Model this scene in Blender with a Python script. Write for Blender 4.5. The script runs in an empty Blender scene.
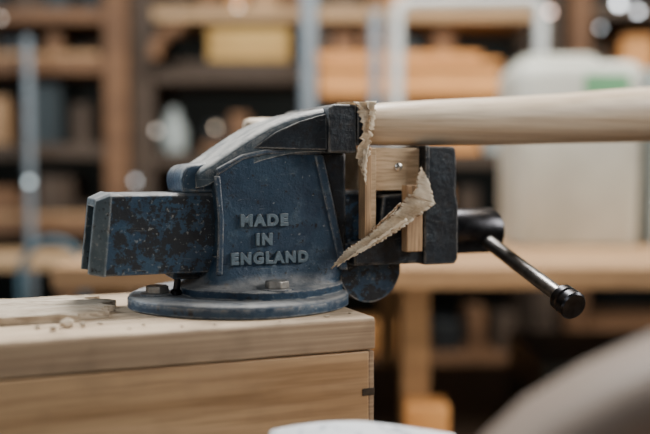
import bpy, bmesh, math, random
from mathutils import Vector, Matrix
random.seed(4)
YAW=math.radians(22)
SC=bpy.context.scene
def link(o):
    SC.collection.objects.link(o); return o
# ------------------------------------------------------------ materials
def newmat(name):
    m=bpy.data.materials.new(name); m.use_nodes=True
    nt=m.node_tree; b=nt.nodes['Principled BSDF']
    return m,nt,b
def N(nt,t,**k):
    n=nt.nodes.new(t)
    for a,v in k.items():
        if a in n.inputs: n.inputs[a].default_value=v
        else: setattr(n,a,v)
    return n
def ramp(nt,stops,src):
    r=nt.nodes.new('ShaderNodeValToRGB')
    els=r.color_ramp.elements
    while len(els)<len(stops): els.new(.5)
    for e,(p,c) in zip(els,stops):
        e.position=p; e.color=(c[0],c[1],c[2],1) if not isinstance(c,(int,float)) else (c,c,c,1)
    nt.links.new(src,r.inputs[0]); return r
def mix(nt,fac,a,b):
    m=nt.nodes.new('ShaderNodeMix'); m.data_type='RGBA'
    for sock,val in ((m.inputs[0],fac),(m.inputs[6],a),(m.inputs[7],b)):
        if isinstance(val,(int,float)): sock.default_value=val
        elif isinstance(val,tuple): sock.default_value=(*val,1)
        else: nt.links.new(val,sock)
    return m.outputs[2]
def plain(name,col,rough=.6,metal=0,var=.15,scale=30,emit=None):
    m,nt,b=newmat(name)
    tc=N(nt,'ShaderNodeTexCoord'); no=N(nt,'ShaderNodeTexNoise'); no.inputs['Scale'].default_value=scale
    no.inputs['Detail'].default_value=4
    nt.links.new(tc.outputs['Object'],no.inputs['Vector'])
    r=ramp(nt,[(.3,tuple(c*(1-var) for c in col)),(.7,tuple(min(1,c*(1+var)) for c in col))],no.outputs['Fac'])
    nt.links.new(r.outputs[0],b.inputs['Base Color'])
    b.inputs['Roughness'].default_value=rough; b.inputs['Metallic'].default_value=metal
    if emit:
        b.inputs['Emission Color'].default_value=(*col,1); b.inputs['Emission Strength'].default_value=emit
    return m
def wood(name,c1,c2,stretch=(3,40,40),rough=.6,scale=1.0,fine=.25,dirt=0.0,bump=.15,rings=0.0,trans=0.0):
    m,nt,b=newmat(name)
    tc=N(nt,'ShaderNodeTexCoord'); mp=N(nt,'ShaderNodeMapping')
    mp.inputs['Scale'].default_value=tuple(x*scale for x in stretch)
    nt.links.new(tc.outputs['Object'],mp.inputs['Vector'])
    no=N(nt,'ShaderNodeTexNoise'); no.inputs['Scale'].default_value=1.0; no.inputs['Detail'].default_value=6
    no.inputs['Distortion'].default_value=.6
    nt.links.new(mp.outputs[0],no.inputs['Vector'])
    src=no.outputs['Fac']
    if rings:   # cathedral grain: bands of a smooth stretched field
        n0=N(nt,'ShaderNodeTexNoise'); n0.inputs['Scale'].default_value=.55; n0.inputs['Detail'].default_value=1.5
        nt.links.new(mp.outputs[0],n0.inputs['Vector'])
        a=N(nt,'ShaderNodeMath',operation='MULTIPLY'); a.inputs[1].default_value=rings; nt.links.new(n0.outputs['Fac'],a.inputs[0])
        s=N(nt,'ShaderNodeMath',operation='SINE'); nt.links.new(a.outputs[0],s.inputs[0])
        q=N(nt,'ShaderNodeMath',operation='MULTIPLY_ADD'); q.inputs[1].default_value=.10; nt.links.new(s.outputs[0],q.inputs[0]); nt.links.new(src,q.inputs[2])
        src=q.outputs[0]
    r=ramp(nt,[(.3,c2),(.5,tuple((a+b_)/2 for a,b_ in zip(c1,c2))),(.68,c1)],src)
    n2=N(nt,'ShaderNodeTexNoise'); n2.inputs['Scale'].default_value=6.0; n2.inputs['Detail'].default_value=8
    nt.links.new(mp.outputs[0],n2.inputs['Vector'])
    r2=ramp(nt,[(.35,tuple(c*.6 for c in c2)),(.55,(1,1,1))],n2.outputs['Fac'])
    mm=nt.nodes.new('ShaderNodeMix'); mm.data_type='RGBA'; mm.blend_type='MULTIPLY'; mm.inputs[0].default_value=fine
    nt.links.new(r.outputs[0],mm.inputs[6]); nt.links.new(r2.outputs[0],mm.inputs[7])
    col=mm.outputs[2]
    if dirt:
        n3=N(nt,'ShaderNodeTexNoise'); n3.inputs['Scale'].default_value=22; n3.inputs['Detail'].default_value=7
        nt.links.new(tc.outputs['Object'],n3.inputs['Vector'])
        r3=ramp(nt,[(.5,0.0),(.72,dirt)],n3.outputs['Fac'])
        col=mix(nt,r3.outputs[0],col,(.16,.11,.07))
    nt.links.new(col,b.inputs['Base Color']); b.inputs['Roughness'].default_value=rough
    bp=N(nt,'ShaderNodeBump'); bp.inputs['Strength'].default_value=bump; bp.inputs['Distance'].default_value=.001
    nt.links.new(n2.outputs['Fac'],bp.inputs['Height']); nt.links.new(bp.outputs[0],b.inputs['Normal'])
    if trans:
        t=N(nt,'ShaderNodeBsdfTranslucent'); nt.links.new(col,t.inputs['Color'])
        ms=N(nt,'ShaderNodeMixShader'); ms.inputs[0].default_value=trans
        nt.links.new(b.outputs[0],ms.inputs[1]); nt.links.new(t.outputs[0],ms.inputs[2])
        nt.links.new(ms.outputs[0],nt.nodes['Material Output'].inputs['Surface'])
    return m
def vise_paint(name,base,light,chip=.5,edge=.8,dust=.6,chipcol=(.006,.006,.008),scr=.66,dcol=(.42,.41,.39),csc=100,rub=.35,rough=(.30,.58)):
    m,nt,b=newmat(name)
    tc=N(nt,'ShaderNodeTexCoord')
    n1=N(nt,'ShaderNodeTexNoise'); n1.inputs['Scale'].default_value=24; n1.inputs['Detail'].default_value=8; n1.inputs['Roughness'].default_value=.65
    nt.links.new(tc.outputs['Object'],n1.inputs['Vector'])
    c=ramp(nt,[(.35,base),(.68,light)],n1.outputs['Fac']).outputs[0]
    n7=N(nt,'ShaderNodeTexNoise'); n7.inputs['Scale'].default_value=48; n7.inputs['Detail'].default_value=10; n7.inputs['Roughness'].default_value=.75
    nt.links.new(tc.outputs['Object'],n7.inputs['Vector'])
    c=mix(nt,ramp(nt,[(.55,0.0),(.66,rub)],n7.outputs['Fac']).outputs[0],c,(.12,.165,.195))
    n2=N(nt,'ShaderNodeTexNoise'); n2.inputs['Scale'].default_value=csc; n2.inputs['Detail'].default_value=9; n2.inputs['Roughness'].default_value=.72
    nt.links.new(tc.outputs['Object'],n2.inputs['Vector'])
    ch=ramp(nt,[(chip,0.0),(chip+.03,.92)],n2.outputs['Fac']).outputs[0]
    c=mix(nt,ch,c,chipcol)
    n4=N(nt,'ShaderNodeTexNoise'); n4.inputs['Scale'].default_value=260; n4.inputs['Detail'].default_value=5
    nt.links.new(tc.outputs['Object'],n4.inputs['Vector'])
    sc=ramp(nt,[(scr,0.0),(scr+.05,.6)],n4.outputs['Fac']).outputs[0]
    c=mix(nt,sc,c,(.28,.30,.30))
    mp=N(nt,'ShaderNodeMapping'); mp.inputs['Rotation'].default_value=(0,.7,.3); mp.inputs['Scale'].default_value=(45,60,500)
    nt.links.new(tc.outputs['Object'],mp.inputs['Vector'])
    n6=N(nt,'ShaderNodeTexNoise'); n6.inputs['Scale'].default_value=1; n6.inputs['Detail'].default_value=4; n6.inputs['Distortion'].default_value=.8
    nt.links.new(mp.outputs[0],n6.inputs['Vector'])
    s6=ramp(nt,[(.67,0.0),(.74,.4)],n6.outputs['Fac']).outputs[0]
    c=mix(nt,s6,c,(.28,.30,.30))
    ge=N(nt,'ShaderNodeNewGeometry')
    if edge>0:
        bv=N(nt,'ShaderNodeBevel'); bv.samples=6; bv.inputs['Radius'].default_value=.0028
        vm=N(nt,'ShaderNodeVectorMath',operation='DOT_PRODUCT')
        nt.links.new(bv.outputs[0],vm.inputs[0]); nt.links.new(ge.outputs['True Normal'],vm.inputs[1])
        er=ramp(nt,[(.9,1.0),(.99,0.0)],vm.outputs['Value']).outputs[0]
        mu=N(nt,'ShaderNodeMath',operation='MULTIPLY'); nt.links.new(er,mu.inputs[0])
        er2=ramp(nt,[(.40,0.0),(.57,edge)],n2.outputs['Fac']).outputs[0]; nt.links.new(er2,mu.inputs[1])
        c=mix(nt,mu.outputs[0],c,(.46,.45,.42))
    sx=N(nt,'ShaderNodeSeparateXYZ'); nt.links.new(ge.outputs['Normal'],sx.inputs[0])
    dr=ramp(nt,[(.35,0.0),(.75,1.0)],sx.outputs['Z']).outputs[0]
    n5=N(nt,'ShaderNodeTexNoise'); n5.inputs['Scale'].default_value=38; n5.inputs['Detail'].default_value=9; n5.inputs['Roughness'].default_value=.7
    nt.links.new(tc.outputs['Object'],n5.inputs['Vector'])
    dn=ramp(nt,[(.36,dust*.3),(.58,dust)],n5.outputs['Fac']).outputs[0]
    m2=N(nt,'ShaderNodeMath',operation='MULTIPLY'); nt.links.new(dr,m2.inputs[0]); nt.links.new(dn,m2.inputs[1])
    c=mix(nt,m2.outputs[0],c,dcol)
    nt.links.new(c,b.inputs['Base Color'])
    rr=ramp(nt,[(.3,rough[0]),(.7,rough[1])],n2.outputs['Fac']).outputs[0]
    nt.links.new(rr,b.inputs['Roughness'])
    b1=N(nt,'ShaderNodeBump'); b1.inputs['Strength'].default_value=.6; b1.inputs['Distance'].default_value=.005
    nt.links.new(n1.outputs['Fac'],b1.inputs['Height'])
    bp=N(nt,'ShaderNodeBump'); bp.inputs['Strength'].default_value=.65; bp.inputs['Distance'].default_value=.0014
    nt.links.new(n2.outputs['Fac'],bp.inputs['Height']); nt.links.new(b1.outputs[0],bp.inputs['Normal']); nt.links.new(bp.outputs[0],b.inputs['Normal'])
    return m
M={}
M['paint']=vise_paint('blue_worn_paint',(.010,.031,.064),(.026,.066,.115),chip=.585,dust=.7,edge=1.0)
M['armp']=vise_paint('bare_worn_arm_paint',(.030,.055,.080),(.08,.11,.13),chip=.63,dust=1.0,edge=1.0,dcol=(.52,.51,.48))
M['slidep']=vise_paint('dark_blue_chipped_paint',(.012,.036,.072),(.028,.076,.135),chip=.475,dust=.7,csc=70,chipcol=(.007,.009,.012),scr=.64,rub=.35)
M['endp']=vise_paint('pale_worn_end_paint',(.04,.07,.095),(.09,.125,.15),chip=.59,dust=.7,scr=.63)
M['jawp']=vise_paint('black_blue_steel',(.004,.007,.011),(.009,.019,.032),chip=.56,dust=.4,edge=.85,rub=.2,scr=.69)
M['letter']=vise_paint('lettering_paint',(.095,.145,.185),(.14,.195,.235),chip=.80,edge=0,dust=.9,rub=.3,scr=.8,rough=(.45,.6))
M['steel']=plain('worn_handle_steel',(.26,.25,.24),.34,1,.35,90)
M['black']=plain('blackened_steel',(.045,.045,.05),.33,1,.4,80)
M['screwm']=plain('bright_screw_steel',(.7,.68,.62),.3,1,.1,80)
M['bolt']=plain('worn_bolt_steel',(.36,.34,.31),.42,.6,.35,120)
M['ashbar']=wood('pale_maple',(.79,.66,.50),(.58,.44,.30),(1.4,60,60),.42,1,.3,rings=30)
M['ply']=wood('dusty_plywood_top',(.62,.48,.335),(.43,.32,.21),(3,60,60),.75,1,.4,dirt=.55)
M['band']=wood('plywood_top_edge',(.56,.41,.26),(.30,.20,.125),(2.2,14,330),.7,1,.3,dirt=.4)
M['plyside']=wood('plywood_side',(.68,.455,.255),(.44,.27,.135),(1.8,12,34),.5,1,.3,dirt=.2,rings=40)
M['block']=wood('pine_block',(.66,.45,.26),(.42,.26,.14),(90,90,5),.6,1,.55,dirt=.5)
M['block2']=wood('pine_block_h',(.72,.54,.35),(.52,.37,.22),(6,70,70),.6,1,.45,dirt=.5)
M['plank']=wood('rough_pale_plank',(.66,.57,.45),(.40,.32,.23),(5,70,60),.85,1,.6,dirt=.3,bump=.8)
M['tape']=wood('torn_tape',(.88,.77,.60),(.66,.51,.33),(60,60,110),.4,1,.3,dirt=.4,bump=.4,trans=.3)
M['fibre']=wood('pale_fibre',(.92,.83,.68),(.82,.71,.54),(50,50,110),.6,1,.15,trans=.3)
M['brown']=wood('brown_fibre',(.46,.30,.16),(.28,.17,.09),(50,50,110),.7,1,.3,trans=.2)
M['endgrain']=plain('end_grain',(.05,.035,.022),.8,0,.3,200)
# ------------------------------------------------------------ geometry
def obj_from_bm(name,bm,mat,parent=None,bevel=0,seg=2,smooth=40,loc=None,rot=None):
    bmesh.ops.recalc_face_normals(bm,faces=bm.faces)
    me=bpy.data.meshes.new(name); bm.to_mesh(me); bm.free()
    for p in me.polygons: p.use_smooth=True
    me.set_sharp_from_angle(angle=math.radians(smooth))
    o=bpy.data.objects.new(name,me); link(o)
    if mat: me.materials.append(mat)
    if bevel:
        md=o.modifiers.new('bev','BEVEL'); md.width=bevel; md.segments=seg; md.limit_method='ANGLE'; md.angle_limit=math.radians(28)
    if parent: o.parent=parent
    if loc: o.location=loc
    if rot: o.rotation_euler=rot
    return o
def box(name,lo,hi,mat,parent=None,bevel=.002,seg=2):
    c=[(a+b)/2 for a,b in zip(lo,hi)]; h=[(b-a)/2 for a,b in zip(lo,hi)]
    bm=bmesh.new(); bmesh.ops.create_cube(bm,size=2)
    for v in bm.verts: v.co=Vector((v.co.x*h[0],v.co.y*h[1],v.co.z*h[2]))
    return obj_from_bm(name,bm,mat,parent,bevel,seg,loc=c)
def prism(name,prof,y0,y1,mat,parent=None,bevel=.003,seg=3):
    bm=bmesh.new()
    a=[bm.verts.new((x,y0,z)) for x,z in prof]; b=[bm.verts.new((x,y1,z)) for x,z in prof]
    n=len(prof)
    bm.faces.new(a); bm.faces.new(list(reversed(b)))
    for i in range(n): bm.faces.new((a[i],a[(i+1)%n],b[(i+1)%n],b[i]))
    return obj_from_bm(name,bm,mat,parent,bevel,seg)
def loft(name,rings,mat,parent=None,bevel=0,smooth=40,cap=True,closed=True,seg=3):
    bm=bmesh.new(); rs=[[bm.verts.new(p) for p in r] for r in rings]; n=len(rings[0])
    for a,b in zip(rs,rs[1:]):
        for i in range(n if closed else n-1): bm.faces.new((a[i],a[(i+1)%n],b[(i+1)%n],b[i]))
    if cap: bm.faces.new(rs[0]); bm.faces.new(list(reversed(rs[-1])))
    return obj_from_bm(name,bm,mat,parent,bevel,seg,smooth)
def lathe(name,p0,p1,prof,mat,parent=None,seg=40,smooth=35):
    p0=Vector(p0); d=(Vector(p1)-p0).normalized()
    u=d.orthogonal().normalized(); w=d.cross(u)
    rings=[]
    for t,r in prof:
        rings.append([p0+d*t+(u*math.cos(a)+w*math.sin(a))*max(r,1e-4) for a in [2*math.pi*i/seg for i in range(seg)]])
    return loft(name,rings,mat,parent,0,smooth)
def tube(name,pts,r,mat,parent=None,res=8):
    cu=bpy.data.curves.new(name,'CURVE'); cu.dimensions='3D'; cu.bevel_depth=r; cu.bevel_resolution=4
    sp=cu.splines.new('POLY'); sp.points.add(len(pts)-1)
    for p,q in zip(sp.points,pts): p.co=(*q,1)
    cu.use_fill_caps=True
    o=bpy.data.objects.new(name,cu); link(o)
    dg=bpy.context.evaluated_depsgraph_get(); me=bpy.data.meshes.new_from_object(o.evaluated_get(dg))
    bpy.data.objects.remove(o)
    for p in me.polygons: p.use_smooth=True
    o=bpy.data.objects.new(name,me); link(o); me.materials.clear(); me.materials.append(mat)
    if parent: o.parent=parent
    return o
def empty(name,loc=(0,0,0),rz=0):
    e=bpy.data.objects.new(name,None); e.empty_display_size=.05; link(e); e.location=loc; e.rotation_euler=(0,0,rz); return e
def tag(o,label,cat,group=None,kind=None):
    o['label']=label; o['category']=cat
    if group: o['group']=group
    if kind: o['kind']=kind
    return o
def catmull(rows,sub=6):
    out=[]; n=len(rows)
    for i in range(n-1):
        p0,p1,p2,p3=rows[max(i-1,0)],rows[i],rows[i+1],rows[min(i+2,n-1)]
        for s in range(sub):
            t=s/sub
            out.append(tuple(.5*(2*b+(c-a)*t+(2*a-5*b+4*c-d)*t*t+(3*b-a-3*c+d)*t**3) for a,b,c,d in zip(p0,p1,p2,p3)))
    out.append(tuple(rows[-1])); return out
VO=(-0.0894,0,0.9)
# ============================================================ VISE
V=tag(empty('bench_vise',VO,YAW),'worn dark blue cast iron vise bolted on a plywood bench','vise')
def sup(cx,hx,hy,z,n,e,cy=0):
    r=[]
    for i in range(n):
        a=2*math.pi*i/n; ca,sa=math.cos(a),math.sin(a)
        r.append((cx+hx*math.copysign(abs(ca)**(2/e),ca),cy+hy*math.copysign(abs(sa)**(2/e),sa),z))
    return r
def platering(z,r):
    out=[]
    for i in range(128):
        a=2*math.pi*i/128
        k=.0035*(max(0,math.cos(a-math.radians(180)))**8+max(0,math.cos(a-math.radians(-60)))**8+max(0,math.cos(a-math.radians(60)))**8)-.0015*math.sin(5*a+1)
        out.append(((r+k)*math.cos(a),(r+k)*math.sin(a),z))
    return out
loft('base_plate',[platering(z,r) for z,r in [(.0003,.110),(.0015,.112),(.0100,.112),(.0130,.1100),(.0138,.107),(.0138,.03)]],M['paint'],V,smooth=45)
def footring(z,k,ang=128):
    r=[]
    for i in range(ang):
        a=2*math.pi*i/ang
        lug=max(0,math.cos(a-math.radians(-90)))**14+max(0,math.cos(a-math.radians(90)))**14
        R=.016*lug*k[3]
        ca,sa=math.cos(a),math.sin(a); e=k[2]
        sx=math.copysign(abs(ca)**(2/e),ca); sy=math.copysign(abs(sa)**(2/e),sa)
        flare=.006*k[3]*max(0,ca)
        r.append((k[4]+sx*k[0]+ca*R+flare,sy*k[1]+sa*R,z))
    return r
fk=[(.0139,.083,.074,2.7,1.0,.018),(.0215,.083,.074,2.7,1.0,.018),(.0228,.0815,.0725,2.7,.95,.018)]+catmull([(.0235,.0790,.0640,3.2,.45,.021),(.0275,.0765,.0575,4.2,.15,.0245),(.036,.0735,.0525,7,.03,.0285),(.054,.069,.0487,14,0,.0305)],5)
loft('body_foot',[footring(q[0],q[1:]) for q in fk],M['paint'],V,smooth=38)
prism('body',[(-.0375,.044),(-.036,.09),(-.040,.130),(-.036,.142),(-.012,.154),(.012,.159),(.0695,.159),(.075,.152),(.101,.044)],-.050,.050,M['paint'],V,.0035,3)
prism('cheek_rib',[(.0640,.155),(.074,.155),(.1020,.036),(.0925,.036)],-.0522,-.047,M['paint'],V,.0018,2)
prism('cheek_rib',[(-.0390,.036),(-.0325,.036),(-.0310,.09),(-.0345,.134),(-.0408,.134),(-.0370,.09)],-.0520,-.047,M['paint'],V,.0016,2)
prism('cheek_rib',[(-.038,.134),(-.0385,.141),(-.013,.1550),(.012,.1605),(.072,.1605),(.073,.1555),(.013,.1555),(-.011,.1502)],-.0524,-.047,M['paint'],V,.0016,2)
box('guide_block',(.060,-.043,.040),(.103,.043,.158),M['jawp'],V,.003)
sec=catmull([(-.056,.122,.137,.040),(-.048,.124,.1440,.046),(-.036,.130,.1515,.048),(-.018,.136,.1640,.049),(0,.146,.1755,.050),(.020,.152,.1865,.051),(.045,.157,.1960,.054),(.0735,.158,.2025,.058)],5)
loft('jaw_arm',[[(x,-w,zb),(x,-w,zt-.006),(x,-w+.0025,zt-.0022),(x,-w+.007,zt),(x,w-.007,zt),(x,w-.0025,zt-.0022),(x,w,zt-.006),(x,w,zb)] for x,zb,zt,w in sec],M['armp'],V,smooth=40)
loft('arm_flank',[[(.000,-.0502,.1612),(.000,-.0502,.1622),(.000,-.049,.1622),(.000,-.049,.1612)],[(.022,-.0545,.1610),(.022,-.0540,.1775),(.022,-.048,.1775),(.022,-.048,.1610)],[(.045,-.0585,.1605),(.045,-.0575,.1880),(.045,-.048,.1880),(.045,-.048,.1605)],[(.0732,-.064,.160),(.0732,-.0625,.1965),(.0732,-.048,.1965),(.0732,-.048,.160)]],M['jawp'],V,bevel=.001,smooth=30)
prism('jaw_block',[(.0725,.157),(.1035,.157),(.1035,.2060),(.078,.2060),(.0725,.2020)],-.069,.069,M['jawp'],V,.002,2)
box('fixed_jaw_plate',(.104,-.0695,.165),(.1125,.0695,.2065),M['jawp'],V,.0010)
prof=[(-.030,.117),(-.068,.117)]+[(-.056-.014*math.cos(a),.130+.0155*math.sin(a)) for a in [math.radians(t) for t in (-15,0,15,30,45,60,75,90)]]+[(-.030,.149)]
prism('rear_lug',prof,-.036,.036,M['paint'],V,.004,3)
def channel(sects,mat,name):
    bm=bmesh.new(); th=.008; rows=[]
    for x0t,x0b,w,zt,zb in sects:
        pr=[(-w,zb),(-w,zt-.003),(-w+.003,zt),(w-.003,zt),(w,zt-.003),(w,zb),(w-th,zb),(w-th,zt-th),(-w+th,zt-th),(-w+th,zb)]
        rows.append([bm.verts.new((x0b+(x0t-x0b)*(z-zb)/(zt-zb),y,z)) for y,z in pr])
    for A,B in zip(rows,rows[1:]):
        n=len(A)
        for i in range(n): bm.faces.new((A[i],A[(i+1)%n],B[(i+1)%n],B[i]))
    bm.faces.new(rows[0]); bm.faces.new(list(reversed(rows[-1])))
    return obj_from_bm(name,bm,mat,V,.0012,3,25)
channel([(-.1382,-.146,.0360,.1170,.038),(.182,.182,.036,.117,.038)],M['slidep'],'slide_channel')
channel([(-.1515,-.159,.0300,.1120,.040),(-.138,-.1455,.0365,.1178,.0375),(-.1362,-.1437,.0365,.1178,.0375)],M['endp'],'channel_end')
lathe('lead_screw',(-.12,0,.062),(1,0,.062),[(0,.012)]+[(.004+i*.0025,.0125 if i%2 else .0105) for i in range(100)]+[(.30,.012)],M['steel'],V,24)
lathe('lock_pin',(-.071,-.012,.014),(-.066,-.016,.06),[(0,.0055),(.004,.0055),(.006,.0035),(.026,.003)],M['black'],V,20)
prism('screw_nut',[(-.075,.030),(-.045,.030),(-.04,.05),(-.078,.05)],-.02,.02,M['slidep'],V,.002)
pl=[(.098,.062),(.098,.018)]+[(.132-.036*math.cos(a),.036-.037*math.sin(a)) for a in [math.radians(t) for t in range(20,171,10)]]+[(.168,.062)]
prism('lower_lug',pl,-.040,.030,M['slidep'],V,.003)
prism('jaw_casting',[(.1065,.0400),(.1065,.0640),(.129,.0660),(.136,.085),(.140,.1130),(.1880,.1165),(.1880,.0400)],-.0560,.0560,M['jawp'],V,.003,2)
prism('moving_jaw',[(.1865,.121),(.1865,.163),(.190,.1650),(.2215,.1650),(.2240,.162),(.2250,.140),(.2245,.115),(.2275,.100),(.2275,.044),(.2240,.0385),(.1865,.0385),(.1865,.121)][:-1],-.060,.060,M['jawp'],V,.0018,2)
box('moving_jaw_plate',(.1862,-.0620,.1255),(.1910,.0620,.1655),M['jawp'],V,.001)
lathe('screw_boss',(.227,0,.069),(1,0,.069),[(0,.030),(.010,.0290),(.012,.0215),(.018,.0215),(.020,.0245),(.023,.0262),(.078,.0262),(.0825,.0245),(.0835,.021),(.0835,.001)],M['black'],V,56)
H=lathe('handle',(.288,.0,.0654),(.290,-.17,.008),[(0,.0045),(.0,.0075),(.012,.0080),(.170,.0080),(.172,.0080)],M['steel'],V,24)
kp=[(0,.0078),(0,.0125),(.0012,.0142),(.008,.0142),(.0092,.0122),(.0110,.0120),(.0122,.0146),(.0200,.0146),(.0222,.0130),(.0225,.001)]
lathe('handle_knob',(.290,-.158,.0118),(.290,-.25,-.0192),kp,M['black'],H,40)
def bolt(x,y,z,r=.0125):
    w=lathe('bolt_washer',(x,y,z),(x,y,z+1),[(0,r*1.35),(.0015,r*1.35),(.0018,r*1.1)],M['paint'],V,32)
    bm=bmesh.new(); bmesh.ops.create_cone(bm,cap_ends=True,segments=6,radius1=r,radius2=r*.96,depth=.0075,matrix=Matrix.Translation((x,y,z+.0055)))
    obj_from_bm('bolt_head',bm,M['bolt'],w,.0010,2)
bolt(.016,-.0735,.0222); bolt(-.088,-.004,.0140); bolt(.016,.0735,.0222)
def text(s,x,z,size,sx=1.0):
    cu=bpy.data.curves.new('raised_lettering','FONT'); cu.body=s; cu.size=size; cu.align_x='CENTER'; cu.align_y='CENTER'
    cu.extrude=.0018; cu.offset=.0006; cu.bevel_depth=.0005; cu.bevel_resolution=2; cu.space_character=1.27
    o=bpy.data.objects.new('t',cu); link(o)
    dg=bpy.context.evaluated_depsgraph_get(); me=bpy.data.meshes.new_from_object(o.evaluated_get(dg)); bpy.data.objects.remove(o)
    me.transform(Matrix.Diagonal((sx,1,1,1)))
    me.transform(Matrix.Rotation(math.pi/2,4,'X'))
    me.materials.clear(); me.materials.append(M['letter'])
    t=bpy.data.objects.new('raised_lettering',me); link(t); t.parent=V; t.location=(x,-.0508,z); t['label']='raised cast lettering reading '+s
    return t
text('MADE',.0100,.0890,.0150,1.06); text('IN',.0100,.0700,.0148); text('ENGLAND',.0160,.0512,.0148,.99)
# ============================================================ WORKPIECE
W=tag(empty('chair_leg_workpiece',VO,YAW),'pale tapered round wooden leg resting over the vise jaws','wooden workpiece')
def polyrod(name,pts,mat,parent,seg=40):
    rings=[]
    for i,(x,y,z,r) in enumerate(pts):
        rings.append([(x,y+r*math.cos(a),z+r*math.sin(a)) for a in [2*math.pi*k/seg for k in range(seg)]])
    return loft(name,rings,mat,parent,0,40)
polyrod('round_leg',[(.114,-.03,.187,.016),(.116,-.03,.1870,.0205),(.121,-.03,.1873,.0213),(.16,-.03,.1892,.0232),(.22,-.03,.1918,.0252),(.30,-.03,.195,.0272),(.38,-.03,.1995,.0290),(.46,-.03,.2045,.0320),(.54,-.03,.209,.0340),(.64,-.03,.213,.036),(.75,-.03,.215,.036)],M['ashbar'],W)
tube('cross_rail',[(.135,-.03,.186),(.135,.03,.186),(.135,.098,.184)],.0145,M['ashbar'],W)
polyrod('short_leg',[(.034,.098,.1905,.003),(.036,.098,.1905,.007),(.041,.098,.190,.0095),(.06,.098,.189,.0115),(.10,.098,.187,.013),(.16,.098,.184,.014)],M['ashbar'],W)
def vbox(name,lo,hi,mat,label,cat,bev=.0012):
    e=box(name,lo,hi,mat,None,bev)
    l=Vector(e.location); l.rotate(Matrix.Rotation(YAW,3,'Z')); e.location=l+Vector(VO); e.rotation_euler=(0,0,YAW)
    return tag(e,label,cat)
vbox('wooden_board',(.1130,-.068,.068),(.1205,-.052,.163),M['block'],'upright pine board clamped against the fixed vise jaw','wooden board',.0006)
vbox('wooden_board',(.1207,-.066,.072),(.1265,-.052,.162),M['block2'],'thin pale packing board beside an upright pine board','wooden board',.0006)
vb2=vbox('wooden_block',(.1275,-.050,.1178),(.1855,.02,.163),M['block2'],'pale wooden block with a screw under the round leg','wooden block')
vbox('wooden_stick',(.160,-.070,.054),(.179,-.0575,.124),M['block'],'short light wooden stick hanging beside the vise jaw','wooden stick')
sc=lathe('screw_head',(.160,-.0495,.143),(.160,-.06,.143),[(0,.0042),(.0014,.0042),(.0022,.0030),(.0024,.001)],M['screwm'],None,20)
sc.parent=vb2; sc.matrix_parent_inverse=(Matrix.Translation(Vector(vb2.location))@Matrix.Rotation(YAW,4,'Z')).inverted()@(Matrix.Translation(Vector(VO))@Matrix.Rotation(YAW,4,'Z'))
TP=tag(empty('torn_wood_strip',VO,YAW),'thin torn strip of cream tape folded to a corner','torn strip')
def sheet(name,lower,upper,mat,parent,n=40,jit=.0009,seed=1,th=.0003,cross=8,wav=.0008,crum=.0009,edgem=('fibre','brown')):
    rnd=random.Random(seed); L=[Vector(p) for p in lower]; U=[Vector(p) for p in upper]; K=len(L)-1
    bm=bmesh.new(); rows=[]
    cr=[[rnd.uniform(-1,1) for _ in range(4)] for _ in range(n//4+3)]
    for i in range(n+1):
        t=i/n*K; k=min(int(t),K-1); f=t-k
        a=L[k].lerp(L[k+1],f); b=U[k].lerp(U[k+1],f); d=(b-a); wd=d.length; d=d.normalized() if wd>1e-6 else Vector((0,0,1))
        jj=min(jit,wd*.3)
        a=a-d*rnd.uniform(-.8,1)*jj; b=b+d*rnd.uniform(-.8,1)*jj
        row=[]
        for s in range(cross+1):
            gi=i/4; g0=int(gi); gf=gi-g0; gs=s/cross*3; s0=min(int(gs),2); sf=gs-s0
            v=(cr[g0][s0]*(1-gf)+cr[g0+1][s0]*gf)*(1-sf)+(cr[g0][s0+1]*(1-gf)+cr[g0+1][s0+1]*gf)*sf
            row.append(bm.verts.new(a.lerp(b,s/cross)+Vector((0,1,0))*(wav*math.sin(i*.25+s*.5)+v*crum)))
        rows.append(row)
    for a,b in zip(rows,rows[1:]):
        for s in range(cross): bm.faces.new((a[s],a[s+1],b[s+1],b[s]))
    o=obj_from_bm(name,bm,mat,parent,smooth=18)
    o.data.materials.append(M[edgem[0]]); o.data.materials.append(M[edgem[1]])
    for i,p in enumerate(o.data.polygons):
        s=i%cross
        if s in(0,cross-1):
            q=rnd.random()
            p.material_index=1 if q<.6 else (2 if q<.72 else 0)
    md=o.modifiers.new('s','SOLIDIFY'); md.thickness=th
    return o
sheet('hanging_strip',[(.0735,-.0735,.0405),(.097,-.078,.0530),(.128,-.079,.0675),(.162,-.0795,.0875),(.1885,-.078,.1045)],
      [(.0732,-.0735,.0415),(.090,-.073,.0595),(.118,-.0725,.0760),(.1455,-.0725,.0960),(.162,-.072,.1145)],M['tape'],TP,72,.0014,3)
sheet('folded_strip',[(.1890,-.0785,.1045),(.1865,-.0755,.118),(.1825,-.0735,.130),(.1755,-.0725,.1440)],
      [(.1630,-.0735,.1135),(.1700,-.0735,.1225),(.1710,-.0730,.132),(.1745,-.0725,.1435)],M['fibre'],TP,30,.0012,5,crum=.0005)
sheet('loose_fibre',[(.078,-.0775,.0425),(.10,-.0815,.0565),(.125,-.082,.070),(.155,-.0815,.088)],[(.079,-.0775,.0437),(.099,-.0815,.0588),(.124,-.082,.0726),(.153,-.0815,.0905)],M['fibre'],TP,40,.0014,25,cross=4)
sheet('loose_fibre',[(.118,-.0755,.0765),(.135,-.0765,.0905),(.150,-.077,.1045)],[(.117,-.0755,.0785),(.133,-.0765,.0930),(.149,-.077,.1065)],M['brown'],TP,30,.0010,35,cross=4)
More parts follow.
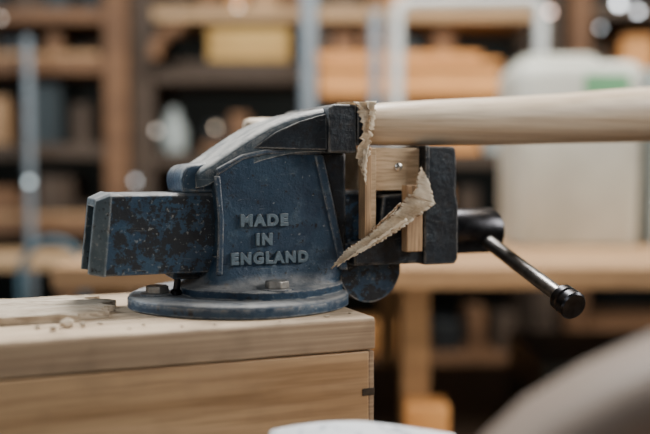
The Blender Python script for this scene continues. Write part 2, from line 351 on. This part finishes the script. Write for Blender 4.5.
sheet('end_wrap',[(.099,-.0715,.2085),(.104,-.0713,.200),(.1075,-.0712,.185),(.107,-.071,.17),(.104,-.070,.150),(.109,-.070,.135)],
      [(.117,-.0715,.2085),(.119,-.0713,.200),(.1195,-.0712,.185),(.119,-.071,.17),(.116,-.070,.155),(.112,-.070,.136)],M['tape'],TP,40,.0028,8)
sheet('end_wrap',[(.096,-.069,.2085),(.094,-.04,.2095),(.099,-.01,.2085)],[(.121,-.069,.2090),(.122,-.04,.2105),(.120,-.01,.209)],M['tape'],TP,16,.003,9,wav=0,crum=0)
sheet('end_wrap',[(.112,-.0735,.2095),(.1155,-.0735,.195),(.114,-.0735,.18)],[(.1215,-.0735,.2095),(.1225,-.0735,.195),(.120,-.0735,.178)],M['fibre'],TP,20,.002,19)
sheet('end_wrap',[(.1085,-.0745,.160),(.1065,-.0745,.145),(.110,-.0745,.125)],[(.1125,-.0745,.162),(.1115,-.0745,.145),(.1115,-.0745,.125)],M['fibre'],TP,20,.001,29)
# ============================================================ BENCH (box)
B=tag(empty('bench_box',VO,YAW),'plywood bench box carrying the vise, with finger-jointed corner','workbench')
X0,X1,Y0,Y1=-.95,.093,-.136,.122
box('bench_top',(X0,Y0,-.031),(X1,Y1,0),M['ply'],B,.0022,3)
box('top_edge_band',(X0,Y0-.0008,-.0295),(X1-.0005,Y0-.0001,-.0030),M['band'],B,.0003)
box('front_board',(X0,Y0+.001,-.36),(X1-.006,Y0+.019,-.0325),M['plyside'],B,.001)
box('back_board',(X0,Y1-.019,-.36),(X1-.006,Y1-.001,-.0325),M['plyside'],B,.001)
box('end_board',(X1-.006,Y0+.0012,-.36),(X1-.0005,Y1-.001,-.0325),M['band'],B,.001)
box('end_board',(X0,Y0+.02,-.36),(X0+.018,Y1-.02,-.0325),M['plyside'],B,.001)
for i in range(4):
    box('joint_finger',(X1-.013,Y0+.0004,-.075-.085*i),(X1-.0002,Y0+.004,-.068-.085*i),M['endgrain'],B,.0004)
for x in (X0+.03,X1-.09):
    for y in (Y0+.022,Y1-.082): box('leg',(x,y,-.9),(x+.06,y+.06,-.05),M['plyside'],B,.002)
bm=bmesh.new(); nx,ny=70,18; rr=random.Random(2)
def prof_top(i,j): return .0080+.0006*math.sin(j*1.3)+rr.uniform(-.0005,.0005)+(.0012 if j in(5,6,11) else 0)
grid=[]; ends=[rr.uniform(0,.034) for _ in range(ny+1)]
for i in range(nx+1):
    row=[]
    for j in range(ny+1):
        xe=-.120-ends[j]-(.020 if j<4 else 0)
        x=-.62+(xe+.62)*(i/nx); y=-.058+.128*j/ny+(.001*math.sin(i*.7)+rr.uniform(-.0012,.0012))*(j in(0,ny))
        row.append(bm.verts.new((x,y,prof_top(i,j)*(1-.25*max(0,(i/nx-.97)/.03)))))
    grid.append(row)
low=[[bm.verts.new((v.co.x,v.co.y,.0004)) for v in row] for row in grid]
for i in range(nx):
    for j in range(ny):
        bm.faces.new((grid[i][j],grid[i+1][j],grid[i+1][j+1],grid[i][j+1])); bm.faces.new((low[i][j],low[i][j+1],low[i+1][j+1],low[i+1][j]))
for i in range(nx):
    bm.faces.new((grid[i][0],low[i][0],low[i+1][0],grid[i+1][0])); bm.faces.new((grid[i][ny],grid[i+1][ny],low[i+1][ny],low[i][ny]))
for j in range(ny):
    bm.faces.new((grid[0][j],grid[0][j+1],low[0][j+1],low[0][j])); bm.faces.new((grid[nx][j],low[nx][j],low[nx][j+1],grid[nx][j+1]))
tag(obj_from_bm('rough_plank',bm,M['plank'],None,smooth=20,loc=VO,rot=(0,0,YAW)),'rough torn pale offcut plank lying on the bench top','plank')
def chip(x,y,sx,sy,sz,rz):
    bm=bmesh.new(); bmesh.ops.create_icosphere(bm,subdivisions=1,radius=1)
    for v in bm.verts: v.co=Vector((v.co.x*sx*random.uniform(.7,1.2),v.co.y*sy*random.uniform(.7,1.2),v.co.z*sz*random.uniform(.7,1.1)))
    mz=min(v.co.z for v in bm.verts)
    for v in bm.verts: v.co.z-=mz
    p=Vector((x,y,.0002)); p.rotate(Matrix.Rotation(YAW,3,'Z'))
    o=obj_from_bm('wood_chip',bm,M['plank'],None,0,2,20,loc=p+Vector(VO),rot=(0,0,rz))
    return tag(o,'small pale wood chip on the bench top','wood chip','wood chips on the bench top')
for x,y,sx,sy,sz in [(-.185,-.087,.009,.006,.005),(-.198,-.100,.006,.004,.003),(-.172,-.092,.004,.003,.003),(-.155,-.080,.003,.003,.0015),(-.21,-.085,.005,.002,.002),(-.12,-.10,.003,.002,.0012),(-.06,-.122,.003,.002,.001),(.05,-.120,.004,.002,.001),(.078,-.11,.002,.002,.001),(-.135,-.115,.003,.0015,.0008),(-.09,-.12,.002,.0015,.0008),(.0,-.128,.0025,.0015,.0007)]:
    chip(x,y,sx,sy,sz,random.uniform(0,3))
# ============================================================ ROOM
def struct(o,n=None):
    o['kind']='structure'; return o
mw=plain('dark_wall',(.018,.023,.023),.9,0,.3,2); mf=plain('concrete_floor',(.05,.045,.04),.8,0,.25,3)
struct(box('floor',(-4,-3,-.1),(4,4.6,0),mf,None,0)); struct(box('ceiling',(-4,-3,3.2),(4,4.6,3.3),mw,None,0))
struct(box('wall_back',(-4,4.5,0),(4,4.6,3.2),mw,None,0)); struct(box('wall_left',(-4.1,-3,0),(-4,4.6,3.2),mw,None,0))
struct(box('wall_right',(4,-3,0),(4.1,4.6,3.2),mw,None,0)); struct(box('wall_front',(-4,-3.1,0),(4,-3,3.2),mw,None,0))
wb=wood('shelf_brown',(.22,.115,.055),(.11,.055,.026),(3,20,20),.7)
wo=wood('shelf_orange',(.85,.42,.14),(.65,.29,.09),(3,20,20),.6)
wt=wood('bench_tan',(.45,.275,.14),(.32,.19,.095),(3,20,20),.6)
wl=wood('lumber_light',(.48,.32,.175),(.36,.235,.125),(3,20,20),.6)
wg=wood('lumber_greybrown',(.080,.054,.036),(.045,.031,.021),(3,20,20),.7)
wy=wood('box_ochre',(.56,.37,.12),(.46,.28,.09),(3,20,20),.6)
mg=plain('galvanised_tube',(.24,.29,.33),.45,.3,.1); mwt=plain('white_enamel_tube',(.54,.58,.58),.4,0,.05)
md_=plain('dark_plastic',(.009,.012,.014),.5); mbl=plain('blue_grey_plastic',(.022,.034,.04),.7)
mcr=plain('grey_white_plastic',(.54,.55,.49),.5,0,.16,6); mgr=plain('green_label',(.13,.34,.17),.5,0,.15)
mpw=plain('pale_blue_white',(.36,.42,.42),.5,0,.1)
LB=tag(empty('long_workbench',(.35,.86,0)),'long tan wooden workbench standing behind the vise','workbench')
def rel(name,lo,hi,mat,P,bev=.003):
    l=P.location; return box(name,tuple(a-b for a,b in zip(lo,l)),tuple(a-b for a,b in zip(hi,l)),mat,P,bev)
rel('worktop',(-.55,.86,.80),(1.75,1.90,.845),wt,LB)
for x in (-.50,.165,1.60):
    for y in (.98,1.80): rel('leg',(x,y,0),(x+.06,y+.06,.80),wt,LB)
rel('lower_shelf',(-.5,.88,.42),(1.7,1.79,.445),wg,LB)
def rack(name,x0,x1,y0,y1,zs,upmat,label,hb=.045):
    R=tag(empty(name,((x0+x1)/2,y0,0)),label,'shelving unit')
    for x in (x0,x1-.08):
        for y in (y0,y1-.06): rel('upright',(x,y,0),(x+.08,y+.06,2.2),upmat,R)
    for z,m in zs: rel('shelf',(x0+.081,y0+.005,z-hb),(x1-.081,y1-.005,z),m,R)
    return R
rack('shelving_unit',-1.75,-.70,2.26,2.75,[(.45,wb),(.86,wb),(1.13,wg),(1.43,wb),(1.607,wb)],wb,'brown timber shelving rack filled with boards and tools',.05)
rack('shelving_unit',-.695,.84,2.30,2.80,[(.36,wb),(.80,wg),(1.10,wg),(1.40,wg),(1.62,wl)],wg,'wide timber shelving rack with stacked lumber',.05)
rack('shelving_unit',.90,2.0,2.40,2.90,[(.45,wb),(.95,wb),(1.35,wg),(1.65,wg)],wb,'dark timber shelving rack with storage crates',.05)
def T(name,lo,hi,mat,label,cat,group=None,rot=None,bev=.004):
    o=box(name,lo,hi,mat,None,bev)
    if rot: o.rotation_euler=rot
    return tag(o,label,cat,group)
G='lumber boards on the shelving'
T('lumber_board',(-.02,2.255,1.402),(.62,2.60,1.427),wo,'bright orange-toned pine board on a shelf','board',G)
T('lumber_board',(-.04,2.262,1.4275),(.55,2.58,1.452),wo,'bright orange-toned pine board on a shelf','board',G)
T('shelf_drawer',(-.02,2.27,1.30),(.62,2.296,1.3985),wo,'orange plywood drawer front under the shelf','drawer front')
T('lumber_board',(-.55,2.32,1.402),(-.10,2.6,1.43),wg,'grey-brown board on a shelf','board',G)
T('storage_box',(-.42,2.32,1.4305),(-.13,2.6,1.545),wy,'ochre plywood storage box on a shelf','box')
T('lumber_board',(-.45,2.36,1.102),(.3,2.6,1.14),wb,'brown board stack on a shelf','board',G)
T('lumber_board',(-1.60,2.27,1.4315),(-.80,2.29,1.455),wt,'long tan board lying on a shelf edge','board',G)
T('lumber_board',(-1.60,2.27,.8615),(-.80,2.29,.885),wt,'long tan board lying on a shelf edge','board',G)
T('storage_crate',(.36,2.33,1.102),(.56,2.6,1.19),wo,'orange wooden crate on a shelf','crate')
T('storage_crate',(.58,2.33,1.102),(.74,2.6,1.20),mpw,'pale plastic crate on a shelf','crate')
T('storage_crate',(.02,2.34,.362),(.36,2.6,.46),wo,'orange wooden crate on a low shelf','crate')
T('offcut_box',(.165,.885,.4455),(.255,.97,.555),wo,'bright orange wooden offcut box under the workbench','crate')
T('toolbox',(.5,1.1,.4455),(.9,1.5,.60),md_,'dark toolbox under the workbench','toolbox')
cm=[(wb,'brown wooden'),(wg,'grey-brown wooden'),(md_,'black plastic'),(wt,'tan cardboard'),(mbl,'dark grey plastic'),(wo,'orange wooden'),(md_,'black plastic'),(wb,'brown wooden')]
rc=random.Random(11)
def fill(x0,x1,y,z,hmax):
    x=x0
    while x<x1-.05:
        w_=rc.uniform(.03,.12); w_=min(w_,x1-x-.005); h_=rc.uniform(.3,1)*hmax; m_,d_=rc.choice(cm)
        if rc.random()<.25:
            r_=min(w_,.10)/2; o=lathe('paint_tin',(0,0,0),(0,0,1),[(0,r_),(h_*.9,r_),(h_*.9,r_*.9),(h_*.93,r_*.9)],m_,None,24); o.location=(x+r_,y+r_+.02,z+.001)
            tag(o,d_.split()[0]+' round tin standing on a shelf','tin')
            x+=2*r_+rc.uniform(.01,.04)
        else:
            T('storage_crate',(x,y+rc.uniform(0,.05),z+.001),(x+w_,y+.28,z+h_),m_,d_+' storage crate on a shelf','crate')
            x+=w_+rc.uniform(.006,.05)
fill(-1.6,-.80,2.30,.86,.16); fill(-1.6,-.80,2.30,1.13,.22); fill(-1.6,-.80,2.30,1.43,.11)
fill(-.40,.70,2.34,.80,.20); fill(-.55,.0,2.34,.36,.3); fill(.98,1.85,2.44,.95,.3); fill(.98,1.85,2.44,1.35,.2); fill(.40,.72,2.36,.36,.25)
fill(-.44,.28,2.37,1.14,.12); fill(-.6,.70,2.34,1.62,.3); fill(-1.6,-.80,2.30,1.607,.25); fill(-.06,.50,2.30,1.4525,.10)
fill(.95,1.6,1.2,.4455,.2); fill(-.4,.1,1.2,.4455,.2)
def pole(x,y,r,z0,z1,mat,label):
    o=lathe('metal_pole',(0,0,0),(0,0,1),[(0,r*1.3),(.006,r*1.3),(.007,r),(z1-z0-.01,r),(z1-z0,r)],mat,None,24); o.location=(x,y,z0); return tag(o,label,'pole')
pole(-.052,2.0,.027,0,3.199,mg,'grey galvanised metal pole running up to the ceiling')
pole(-1.03,2.21,.014,0,1.50,mg,'steel bar clamp standing against the shelving')
F=tag(empty('tubular_frame',(.22,1.84,.845)),'white tubular metal frame standing on the workbench','metal frame')
tube('frame_tube',[(0,0,.002),(0,0,.66),(.008,0,.69),(.03,0,.705),(.40,0,.71),(.43,0,.70),(.44,0,.66),(.44,0,.002)],.020,mwt,F)
F2=tag(empty('metal_upright',(.155,1.86,.845)),'grey slim metal upright standing on the workbench','metal frame')
tube('frame_tube',[(0,0,.002),(0,0,.68)],.018,mg,F2)
Cn=tag(empty('plastic_container',(.640,1.46,.8455)),'large boxy grey-white plastic container with green label on the workbench','container')
loft('container_body',[sup(0,.150,.150,0,96,6),sup(0,.158,.158,.012,96,6),sup(0,.163,.163,.42,96,6),sup(0,.161,.161,.445,96,6),sup(0,.148,.148,.462,96,6)],mcr,Cn,smooth=60)
loft('container_lid',[sup(-.04,.10,.12,.4625,64,5),sup(-.04,.10,.12,.478,64,5),sup(-.04,.09,.11,.485,64,5)],mcr,Cn)
box('label_panel',(.0,-.1672,.345),(.112,-.1636,.430),mgr,Cn,.001)
T('plastic_tub',(.83,1.35,.8455),(1.15,1.65,1.30),mpw,'pale blue-grey plastic tub on the workbench','tub')
ch=tag(empty('wooden_chair_back',(-.50,2.15,1.401)),'brown bent wooden chair back stored on the rack','chair part')
tube('bent_rail',[(-.10,.10,.030),(-.09,.10,.08),(-.05,.10,.12),(.0,.10,.135)],.024,wb,ch)
jug=tag(lathe('pale_jug',(0,0,0),(0,0,1),[(0,.03),(.005,.045),(.08,.05),(.12,.03),(.16,.02),(.165,.022)],mpw,None,32),'pale glossy jug standing on a shelf','jug'); jug.location=(-.56,2.4,1.1015)
jug2=jug.copy(); link(jug2); jug2.location=(-.54,2.45,.8015)
tag(tube('blue_hose',[(-1.02,1.6,.014),(-.86,1.6,.014)]+[(-.77+.09*math.cos(a),1.6,.74+.10*math.sin(a)) for a in [math.radians(t) for t in range(180,0,-15)]]+[(-.67,1.6,.014)],.012,plain('teal_hose_rubber',(.05,.10,.13),.6)),'blue-grey rubber hose looping up from the floor','hose')
ST=tag(empty('side_table',(-1.1,1.75,0)),'light wooden low side table','table')
rel('table_top',(-1.4,1.72,.74),(-.72,2.05,.775),wl,ST)
for x in (-1.38,-.80):
    for y in (1.75,1.98): rel('leg',(x,y,0),(x+.05,y+.05,.7395),wb,ST)
def glow_spot(x,y,z,r,col,st):  # made-up glowing beads standing in for blurred background highlights
    e=tag(empty('bokeh_spot',(x,y,z)),'small glowing bead added as a blurred highlight by the shelving','added highlight','added highlight beads')
    lathe('spot_shell',(0,0,-r),(0,0,1),[(0,.001),(r*.3,r*.8),(r,r),(r*1.7,r*.8),(r*2,r*.4)],plain('bokeh_glow',col,.5,0,.0,1,st),e,16)
    lathe('spot_stem',(0,0,r),(0,0,1),[(0,r*.5),(r*2,r*.5)],md_,e,12)
for b in [(-.585,2.2,1.175,.008,(1,.9,.8),2.0),(-.38,2.2,1.185,.008,(1,.80,.6),1.8),(-.98,2.05,1.0,.009,(.8,.95,1),2.6),(.80,2.3,1.60,.010,(1,.70,.6),5),(1.06,2.35,1.64,.012,(.9,.95,1),13),(.98,2.3,1.545,.006,(.9,.95,1),4),(-.66,2.2,1.0,.009,(.9,.95,1),1.6),(1.13,2.35,1.61,.009,(.9,.95,1),8),(-1.12,2.2,1.56,.006,(1,.9,.8),3),(-.30,2.2,1.60,.006,(1,.95,.9),3),(.98,2.3,1.0,.006,(1,.8,.6),2)]:
    glow_spot(*b)
# ============================================================ FOREGROUND
FT=tag(empty('front_table',(0,-.55,0)),'low wooden table in front of the bench','table')
def relf(n,lo,hi,m): return rel(n,lo,hi,m,FT)
relf('table_top',(-.06,-.80,.70),(.75,-.20,.73),wt)
for x in (-.04,.69):
    for y in (-.78,-.26): relf('leg',(x,y,0),(x+.04,y+.04,.70),wt)
m,nt,b=newmat('sketch_paper'); tc=N(nt,'ShaderNodeTexCoord'); wv=N(nt,'ShaderNodeTexNoise'); wv.inputs['Scale'].default_value=22; nt.links.new(tc.outputs['Object'],wv.inputs['Vector'])
cr=ramp(nt,[(.48,(.60,.63,.66)),(.5,(.20,.23,.28)),(.52,(.60,.63,.66))],wv.outputs['Fac']); nt.links.new(cr.outputs[0],b.inputs['Base Color']); b.inputs['Roughness'].default_value=.8
PS=tag(empty('sketch_paper',(.031,-.295,.73)),'curled white drawing paper draped over a cardboard box','paper')
bm=bmesh.new(); rows=[]
for i in range(21):
    q=i/10-1; x=.076*q
    rows.append([bm.verts.new((x,y,.1032-.0080*abs(q)**1.8-.003*q*(q>0)+.0010*math.sin(y*40+q*3))) for y in [-.085+.17*j/12 for j in range(13)]])
for a,b_ in zip(rows,rows[1:]):
    for j in range(12): bm.faces.new((a[j],a[j+1],b_[j+1],b_[j]))
o=obj_from_bm('drawing_sheet',bm,m,PS,smooth=80); md2=o.modifiers.new('s','SOLIDIFY'); md2.thickness=.0005
T('cardboard_box',(.002,-.37,.7305),(.060,-.225,.8285),wg,'small brown cardboard box under the drawing paper','box')
fm=plain('taupe_smooth',(.21,.16,.125),.6,0,.08,4)
cv=[(.066,.845),(.073,.870),(.088,.894),(.112,.917),(.145,.937),(.185,.955),(.25,.978),(.35,1.0),(.45,1.005),(.55,.98),(.61,.90),(.62,.735),(.112,.735),(.072,.80)]
FO=tag(prism('padded_armrest',[(x-.3,z-.735) for x,z in cv],-.045,.038,fm,None,.026,8),'smooth rounded taupe padded armrest standing on a table','armrest')
FO.location=(.3,-.46,.7305)
# ============================================================ LIGHT
def area(name,loc,target,size,energy,col):
    l=bpy.data.lights.new(name,'AREA'); l.shape='RECTANGLE'; l.size=size[0]; l.size_y=size[1]; l.energy=energy; l.color=col
    o=bpy.data.objects.new(name,l); link(o); o.location=loc
    o.rotation_euler=(Vector(target)-Vector(loc)).to_track_quat('-Z','Y').to_euler(); return o
area('window_light_right',(2.6,-.1,2.3),(0,0,.95),(1.1,1.0),78,(1,.97,.93))
area('window_light_left',(-2.4,.6,2.2),(0,0,1),(.9,.9),56,(.88,.95,1))
area('skylight',(.15,.72,3.1),(0,.1,.9),(.6,.6),115,(1,.98,.95))
area('front_fill_light',(-.6,-2.7,2.2),(0,0,.9),(1.1,1.0),15,(.95,.97,1))  # added fill from behind the camera, not a real window
area('workshop_light',(.8,1.2,3.0),(.3,2.6,1.0),(.9,.6),32,(1,.83,.64))
area('under_bench_fill',(.30,.45,.70),(.21,.9,.5),(.06,.06),1.0,(1,.8,.55))  # added warm light to brighten the offcut box, no real lamp there
w=bpy.data.worlds.new('w'); SC.world=w; w.use_nodes=True; w.node_tree.nodes['Background'].inputs[0].default_value=(.5,.58,.65,1); w.node_tree.nodes['Background'].inputs[1].default_value=.04
cd=bpy.data.cameras.new('camera'); cam=bpy.data.objects.new('camera',cd); link(cam)
cd.sensor_width=36; cd.lens=50.0; cam.location=(0,-.944,1.04); cam.rotation_euler=(math.radians(87),0,0)
cd.clip_start=.02; cd.dof.use_dof=True; cd.dof.focus_distance=.90; cd.dof.aperture_fstop=1.7
SC.camera=cam
